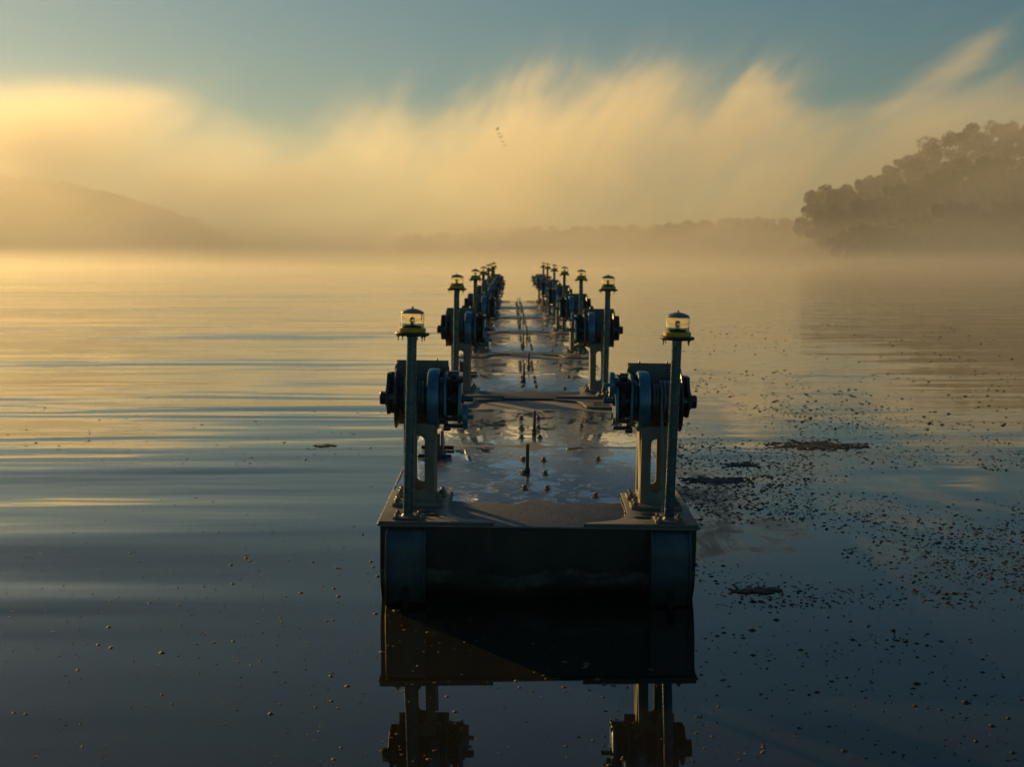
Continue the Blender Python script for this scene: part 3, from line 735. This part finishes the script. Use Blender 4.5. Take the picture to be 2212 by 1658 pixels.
# ------------------------------------------------------------------ small birds over the fog
k = NT('bird_feathers'); M_bird = k.set(Base_Color=(0.035, 0.035, 0.035), Roughness=0.7)
def bird_mesh(flap):
    bm = BM()
    tube(bm, [(0, -0.20, 0), (0, -0.14, 0.005), (0, -0.03, 0.0), (0, 0.09, 0.0), (0, 0.14, 0.012), (0, 0.18, 0.012), (0, 0.22, 0.008)], [0.018, 0.03, 0.05, 0.045, 0.03, 0.03, 0.004], 8)
    for s in (-1, 1):
        pts = [(0.03, 0.07, 0.02), (0.22, 0.10, 0.02 + 0.22 * flap), (0.46, 0.02, 0.02 + 0.30 * flap), (0.44, -0.03, 0.02 + 0.29 * flap), (0.22, -0.06, 0.02 + 0.20 * flap), (0.03, -0.08, 0.015)]
        v = [bm.verts.new((s * a_, b_, c_)) for a_, b_, c_ in pts]; u = [bm.verts.new((s * a_, b_, c_ - 0.012)) for a_, b_, c_ in pts]
        bm.faces.new(v); bm.faces.new(u[::-1])
        for i in range(6): bm.faces.new((v[i], u[i], u[(i + 1) % 6], v[(i + 1) % 6]))
    t = [bm.verts.new(q) for q in ((-0.015, -0.18, 0.0), (-0.05, -0.30, 0.0), (0.05, -0.30, 0.0), (0.015, -0.18, 0.0))]; bm.faces.new(t)
    bmesh.ops.recalc_face_normals(bm, faces=bm.faces)
    return bm
b0 = [obj('bird', bird_mesh(f_), M_bird) for f_ in (0.7, -0.3)]
spots = [(1069, 285, 1), (1073, 291, 0.9), (1076, 298, 0.9), (1080, 305, 0.85), (1085, 313, 0.8), (801, 237, 0.5), (804, 243, 0.5)]
for i, (px, py, q) in enumerate(spots):
    o = b0[i % 2] if i < 2 else b0[i % 2].copy()
    if i >= 2: COL.objects.link(o)
    D = 150 if i < 5 else 190
    o.location = (WX(px, D), D + i, HZ(py, D)); o.rotation_euler = (0.15, 0.25 * (-1) ** i, 2.2 + 0.3 * i); o.scale = (q * 0.85, q * 0.85, q * 0.85)
    if i == 0: lab = 'topmost bird of the short slanting line in the sky'
    elif i == 4: lab = 'lowest bird of the short slanting line in the sky'
    elif i < 4: lab = 'tiny dark bird in the middle of the short slanting line'
    else: lab = 'tiny faint bird of the pair left of the slanting line'
    tag(o, lab, 'bird', 'birds flying in a slanting line' if i < 5 else 'pair of faint birds')

# ------------------------------------------------------------------ foam bubbles, flecks and weed on the water
k = NT('foam_bubble'); p = k.pos(); a = k.noise(p, 90, 3, 0.6)
k.set(Base_Color=k.mix(a, (0.10, 0.055, 0.018), (0.19, 0.11, 0.04)), Roughness=0.55, IOR=1.33, Subsurface_Weight=0.35, Subsurface_Scale=0.008)
k.b.inputs['Subsurface Radius'].default_value = (1.0, 0.5, 0.2)
M_bub = k.m
k = NT('shaded_bubble'); a = k.noise(k.pos(), 90, 3, 0.6)
M_shade_bub = k.set(Base_Color=k.mix(a, (0.020, 0.014, 0.008), (0.055, 0.036, 0.018)), Roughness=0.5, IOR=1.33)  # darker copy of the bubble colour, painting domes seen from their shaded side
k = NT('weed'); a = k.noise(k.pos(), 30, 3, 0.6)
M_weed = k.set(Base_Color=k.mix(a, (0.018, 0.016, 0.008), (0.05, 0.04, 0.02)), Roughness=0.6)
def WP(px, py):
    D = CZ * F / (py - 553); return ((px - 1103) / F * D + CX, D)
def dome(bm, x, y, r, rnd, seg=10, hgt=0.8, brim=1.55):
    prof = [(r * brim, 0.0015), (r * 1.08, 0.003 + r * 0.08), (r * 0.95, r * 0.35 * hgt), (r * 0.66, r * 0.78 * hgt), (r * 0.25, r * hgt)]
    if seg < 8: prof = [prof[0], prof[1], prof[3]]
    sx, sy, a0 = rnd.uniform(0.8, 1.3), rnd.uniform(0.8, 1.2), rnd.random() * 6.28
    rings = [[bm.verts.new((x + R_ * sx * math.cos(a0 + 2 * PI * i / seg), y + R_ * sy * math.sin(a0 + 2 * PI * i / seg), z_)) for i in range(seg)] for R_, z_ in prof]
    for a_, b_ in zip(rings, rings[1:]):
        for i in range(seg): bm.faces.new((a_[i], a_[(i + 1) % seg], b_[(i + 1) % seg], b_[i]))
    bm.faces.new(rings[-1])
rnd = random.Random(21)
def on_deck(x, y): return -1.16 < x < 1.10 and 8.3 < y < 48.5
pts = []
def scatter(n, fn):
    c_ = 0
    while c_ < n:
        px, py, r = fn()
        if py < 600: continue
        x, y = WP(px, py)
        if on_deck(x, y): continue
        if x > 1 and noise.noise((x * 0.55, y * 0.35, 2.0)) + 0.5 * noise.noise((x * 1.6, y * 1.0, 5.0)) < rnd.uniform(-0.40, 0.40): continue
        pts.append((x, y, r)); c_ += 1
def rr(a_, b_): return a_ * (b_ / a_) ** (rnd.random() ** 2.2)
scatter(360, lambda: (rnd.uniform(-40, 860), rnd.uniform(1000, 1700), rr(0.003, 0.011)))               # sparse, left
scatter(120, lambda: (rnd.gauss(620, 190), rnd.gauss(1290, 130), rr(0.004, 0.016)))
scatter(110, lambda: (rnd.uniform(820, 1520), rnd.uniform(1345, 1690), rr(0.003, 0.011)))               # in front of the bow
scatter(150, lambda: (rnd.uniform(0, 820), rnd.uniform(850, 1010), rr(0.008, 0.022)))
scatter(4200, lambda: (1460 + 820 * rnd.random(), rnd.uniform(880, 1330), rr(0.004, 0.015)))            # dense, right
scatter(1600, lambda: (1460 + 300 * rnd.random() ** 1.3, rnd.gauss(1010, 120), rr(0.005, 0.019)))
scatter(700, lambda: (1470 + 760 * rnd.random(), rnd.uniform(700, 930), rr(0.010, 0.028)))
scatter(330, lambda: (rnd.uniform(1500, 2250), rnd.uniform(1290, 1680), rr(0.003, 0.013)))
for cx_, cy_, n_, s_ in ((2130, 1040, 40, 30), (1930, 1000, 30, 40), (1880, 1120, 26, 24), (1640, 1290, 40, 40), (1570, 1060, 60, 45), (1760, 1190, 24, 30), (2090, 1300, 18, 30), (1250, 1485, 26, 60), (515, 1215, 10, 10), (1960, 1400, 20, 40)):
    scatter(n_, lambda: (rnd.gauss(cx_, s_), rnd.gauss(cy_, s_ * 0.35), rr(0.005, 0.017)))
for px, py, r in ((845, 1334, 0.021), (2000, 1500, 0.022), (1635, 1435, 0.017), (2110, 1543, 0.020), (516, 1216, 0.018), (790, 1224, 0.017), (795, 1236, 0.016), (805, 1257, 0.018), (184, 1412, 0.015), (212, 1419, 0.013), (325, 1430, 0.016), (563, 1570, 0.016), (735, 1506, 0.015), (1685, 1355, 0.016), (1855, 1400, 0.014), (1740, 1423, 0.014), (2075, 1295, 0.02), (1110, 1494, 0.011)):
    x, y = WP(px, py); pts.append((x, y, r))
def screen(q): return q[2] / q[1]
pts.sort(key=screen, reverse=True)
pts = [(a_, b_, c_ * (0.74 if a_ < 1 else 0.88)) for a_, b_, c_ in pts]; big, rest = pts[:285], pts[285:]
mesh_v = []
for s_ in range(8):
    bm = BM(); dome(bm, 0, 0, 1.0, random.Random(s_), 14, 0.55 + 0.08 * (s_ % 4))
    o_ = obj('foam_bubble', bm, M_bub if s_ < 4 else M_shade_bub); mesh_v.append(o_.data); bpy.data.objects.remove(o_)
for i, (x, y, r) in enumerate(big):
    o = bpy.data.objects.new('foam_bubble', mesh_v[i % 4 + (0 if x < 1.0 else 4)]); COL.objects.link(o)
    o.location = (x, y, 0.0005); o.scale = (r, r, r); o.rotation_euler = (0, 0, i * 1.3)
    lit = x < 0.0
    if abs(x - WP(845, 1334)[0]) < 1e-4 and abs(r - 0.021 * 0.74) < 1e-6: tag(o, 'bright amber bubble floating right at the left corner of the nearest pontoon', 'bubble', 'bubbles on the water')
    elif y < 8.3 and -1.1 < x < 1.0: tag(o, 'small bubble floating on the dark reflection below the bow', 'bubble', 'bubbles on the reflection of the bow')
    elif lit: tag(o, 'small amber foam bubble on the smooth water left of the pontoons', 'bubble', 'amber bubbles left of the pontoons')
    else: tag(o, 'small foam bubble coloured dark as in shade, on the water right of the pontoons', 'bubble', 'dark bubbles right of the pontoons')
bm = BM()
for x, y, r in rest:
    if x < 0: dome(bm, x, y, r, rnd, 7, rnd.uniform(0.4, 0.7))
tag(obj('foam_flecks', bm, M_bub), 'scattered amber foam flecks on the water left of the pontoons', 'foam', kind='stuff')
bm = BM()
for x, y, r in rest:
    if x >= 0: dome(bm, x, y, r, rnd, 7, rnd.uniform(0.5, 0.9))
tag(obj('foam_flecks', bm, M_shade_bub), 'dense flecks and debris coloured dark as in shade, on the water right of the pontoons', 'foam', kind='stuff')

def weed(px, py, wid, dep, n, label, seed):
    rnd = random.Random(seed); x0, y0 = WP(px, py); bm = BM()
    for _ in range(n):
        a_ = rnd.random() * 6.28; q = abs(rnd.gauss(0, 0.42)); x = q * math.cos(a_) * wid / 2; y = q * math.sin(a_) * dep / 2
        r = rnd.uniform(0.006, 0.024); L = rnd.uniform(1.0, 3.2)
        t = bmesh.new(); bmesh.ops.create_icosphere(t, subdivisions=1, radius=r)
        bmesh.ops.scale(t, vec=(L, rnd.uniform(0.8, 1.6), rnd.uniform(0.35, 0.75)), verts=t.verts)
        t.transform(Tm(x, y, 0.002) @ Matrix.Rotation(rnd.gauss(0, 0.6), 4, 'Z')); merge(bm, t)
    for q in range(3):
        u0 = rnd.uniform(-0.1, 0.1); tube(bm, [((f_ - 0.5) * wid, (u0 + 0.25 * math.sin(f_ * 7 + q * 2)) * dep, 0.003) for f_ in [j / 24 for j in range(25)]], [0.002 + 0.006 * rnd.random() ** 3 for j in range(25)], 5)
    o = obj('weed_mat', bm, M_weed); o.location = (x0, y0, 0)
    tag(o, label, 'weed', 'floating weed')
weed(1765, 966, 1.25, 1.0, 520, 'largest dark mat of floating weed, on open water right of the pontoons', 1)
weed(1640, 1290, 0.36, 0.14, 120, 'clump of floating weed and bubbles off the right corner of the bow', 4)
weed(695, 966, 0.26, 0.2, 34, 'thin short line of weed on the water left of the nearest winch', 6)
weed(1545, 1042, 0.75, 0.5, 200, 'loose brown weed drifting against the right side of the nearest pontoon', 8)
weed(1600, 1008, 0.45, 0.4, 90, 'scattered weed between the pontoon and the largest weed mat', 9)

# ------------------------------------------------------------------ fog bank, haze
def fog_material():
    m = bpy.data.materials.new('fog'); m.use_nodes = True; k = NT.__new__(NT); k.m = m; k.t = m.node_tree
    k.t.nodes.remove(k.t.nodes['Principled BSDF']); k.out = k.t.nodes['Material Output']
    pv = k.n('ShaderNodeVolumePrincipled'); k.l(pv.outputs[0], k.out.inputs['Volume'])
    gp = k.n('ShaderNodeNewGeometry').outputs['Position']
    vm = k.n('ShaderNodeVectorMath', operation='SCALE'); k.l(gp, vm.inputs[0]); vm.inputs['Scale'].default_value = 1 / K; pw = vm.outputs[0]; x, y, z = sep(k, pw)
    # height of the top of the bank along x (metres), as seen around y = 270
    DF = 270.0
    kn = [(-300, 305), (0, 312), (130, 318), (270, 320), (380, 310), (480, 285), (560, 245), (640, 275), (720, 305), (850, 325), (960, 312), (1080, 338), (1180, 328), (1290, 345), (1450, 352), (1590, 372), (1700, 362), (1800, 378), (1900, 405), (2000, 400), (2100, 425), (2212, 455), (2600, 450)]
    lo, hi = (kn[0][0] - 1103) / F, (kn[-1][0] - 1103) / F
    ang = k.math('DIVIDE', k.math('SUBTRACT', x, k.math('MULTIPLY', z, 0.15)), DF)
    fc = k.n('ShaderNodeFloatCurve'); cv = fc.mapping.curves[0]
    k.l(k.math('DIVIDE', k.math('SUBTRACT', ang, lo), hi - lo), fc.inputs['Value'])
    ptsc = [(((a_ - 1103) / F - lo) / (hi - lo), h_ / F * DF / 60.0) for a_, h_ in kn]
    while len(cv.points) < len(ptsc): cv.points.new(0.5, 0.5)
    for q, (a_, b_) in zip(cv.points, ptsc): q.location = (a_, b_)
    fc.mapping.update()
    H = k.math('MULTIPLY', k.math('MULTIPLY', fc.outputs[0], 60.0), k.rng(y, 100, 300, 0.46, 1.30, False))
    # wisps leaning to the right as they rise
    cmb = k.n('ShaderNodeCombineXYZ'); k.l(k.math('SUBTRACT', x, k.math('MULTIPLY', z, 0.8)), cmb.inputs[0]); k.l(k.math('MULTIPLY', y, 0.22), cmb.inputs[1]); k.l(k.math('MULTIPLY', z, 0.65), cmb.inputs[2])
    cmb2 = k.n('ShaderNodeCombineXYZ'); k.l(k.math('SUBTRACT', x, k.math('MULTIPLY', z, 0.4)), cmb2.inputs[0]); k.l(k.math('MULTIPLY', y, 0.13), cmb2.inputs[1]); k.l(k.math('MULTIPLY', z, 0.8), cmb2.inputs[2])
    n1 = k.noise(cmb.outputs[0], 0.034, 2, 0.5, 0.9)
    n2 = k.noise(pw, 0.016, 2, 0.5)
    cmb3 = k.n('ShaderNodeCombineXYZ'); k.l(k.math('SUBTRACT', x, k.math('MULTIPLY', z, 0.6)), cmb3.inputs[0]); k.l(k.math('MULTIPLY', y, 0.07), cmb3.inputs[1]); k.l(k.math('MULTIPLY', z, 0.8), cmb3.inputs[2])
    n4 = k.noise(cmb3.outputs[0], 0.17, 5, 0.65, 1.0)
    n3 = k.noise(cmb2.outputs[0], 0.066, 6, 0.62, 0.9)
    top = k.math('MULTIPLY', H, k.math('ADD', k.rng(n1, 0.32, 0.68, 0.66, 1.06), k.math('ADD', k.math('MULTIPLY', k.math('SUBTRACT', n3, 0.5), 0.55), k.math('MULTIPLY', k.math('SUBTRACT', n4, 0.5), 0.34))))
    edge = k.math('ADD', k.math('MULTIPLY', k.rng(k.math('SUBTRACT', top, z), -1.0, 10.0, 0, 1), 0.82), k.math('MULTIPLY', k.rng(k.math('SUBTRACT', k.math('MULTIPLY', top, 1.18), z), -2.0, 20.0, 0, 1), 0.18))
    body = k.rng(n2, 0.32, 0.66, 0.75, 1.25)
    wisp = k.rng(n1, 0.32, 0.64, 0.5, 1.3)
    yf = k.math('MULTIPLY', k.rng(k.math('ADD', y, k.rng(x, 26, 50, 0, 43)), 138, 208, 0, 1), k.rng(y, 260, 340, 1, 0))
    lowm = k.math('MULTIPLY', k.rng(z, 0.0, 8.0, 1.0, 0.0), 1.5)
    tex = k.rng(n3, 0.32, 0.68, 0.55, 1.40)
    d = k.math('MULTIPLY', k.math('MULTIPLY', edge, yf), k.math('ADD', k.math('MULTIPLY', k.math('MULTIPLY', body, wisp), tex), lowm))
    d = k.math('MULTIPLY', d, FOG_D)
    k.l(d, pv.inputs['Density']); pv.inputs['Color'].default_value = (0.985, 0.965, 0.93, 1); pv.inputs['Anisotropy'].default_value = FOG_G
    return m
FOG_D, FOG_G = 0.0145 / K, 0.43
bm = BM(); box(bm, -170 * K, 175 * K, 94 * K, 342 * K, 0.02, 58 * K)
tag(obj('fog_bank', bm, fog_material(), sm=False), 'golden fog bank rising off the lake in slanting wisps', 'fog', kind='stuff')
HAZE_D = 0.00014
bm = BM(); box(bm, -1000, 1000, -20, 1560, -2.0, 135)
m = bpy.data.materials.new('haze'); m.use_nodes = True
m.node_tree.nodes.remove(m.node_tree.nodes['Principled BSDF'])
pv = m.node_tree.nodes.new('ShaderNodeVolumePrincipled'); m.node_tree.links.new(pv.outputs[0], m.node_tree.nodes['Material Output'].inputs['Volume'])
pv.inputs['Density'].default_value = HAZE_D; pv.inputs['Color'].default_value = (0.98, 0.97, 0.95, 1); pv.inputs['Anisotropy'].default_value = 0.6
MIST_D = 0.0034
mm = m.copy(); mm.name = 'mist'; k = NT.__new__(NT); k.m = mm; k.t = mm.node_tree
pv = [n_ for n_ in mm.node_tree.nodes if n_.type == 'PRINCIPLED_VOLUME'][0]
mx, my, mz = sep(k, k.n('ShaderNodeNewGeometry').outputs['Position'])
mn = k.noise(k.pos((0.012, 0.02, 0.2), 'World'), 1.0, 3, 0.55)
k.l(k.math('MULTIPLY', k.math('MULTIPLY', k.rng(mz, 0.0, 4.2, MIST_D, 0.0), k.rng(my, 60, 150, 0, 1)), k.rng(mn, 0.3, 0.7, 0.5, 1.4)), pv.inputs['Density'])
b2 = BM(); box(b2, -420, 420, 62, 700, 0.03, 4.8)
tag(obj('mist', b2, mm, sm=False), 'thin bright mist lying just above the far water', 'mist', kind='stuff')
tag(obj('haze', bm, m, sm=False), 'thin mist over the lake', 'haze', kind='stuff')
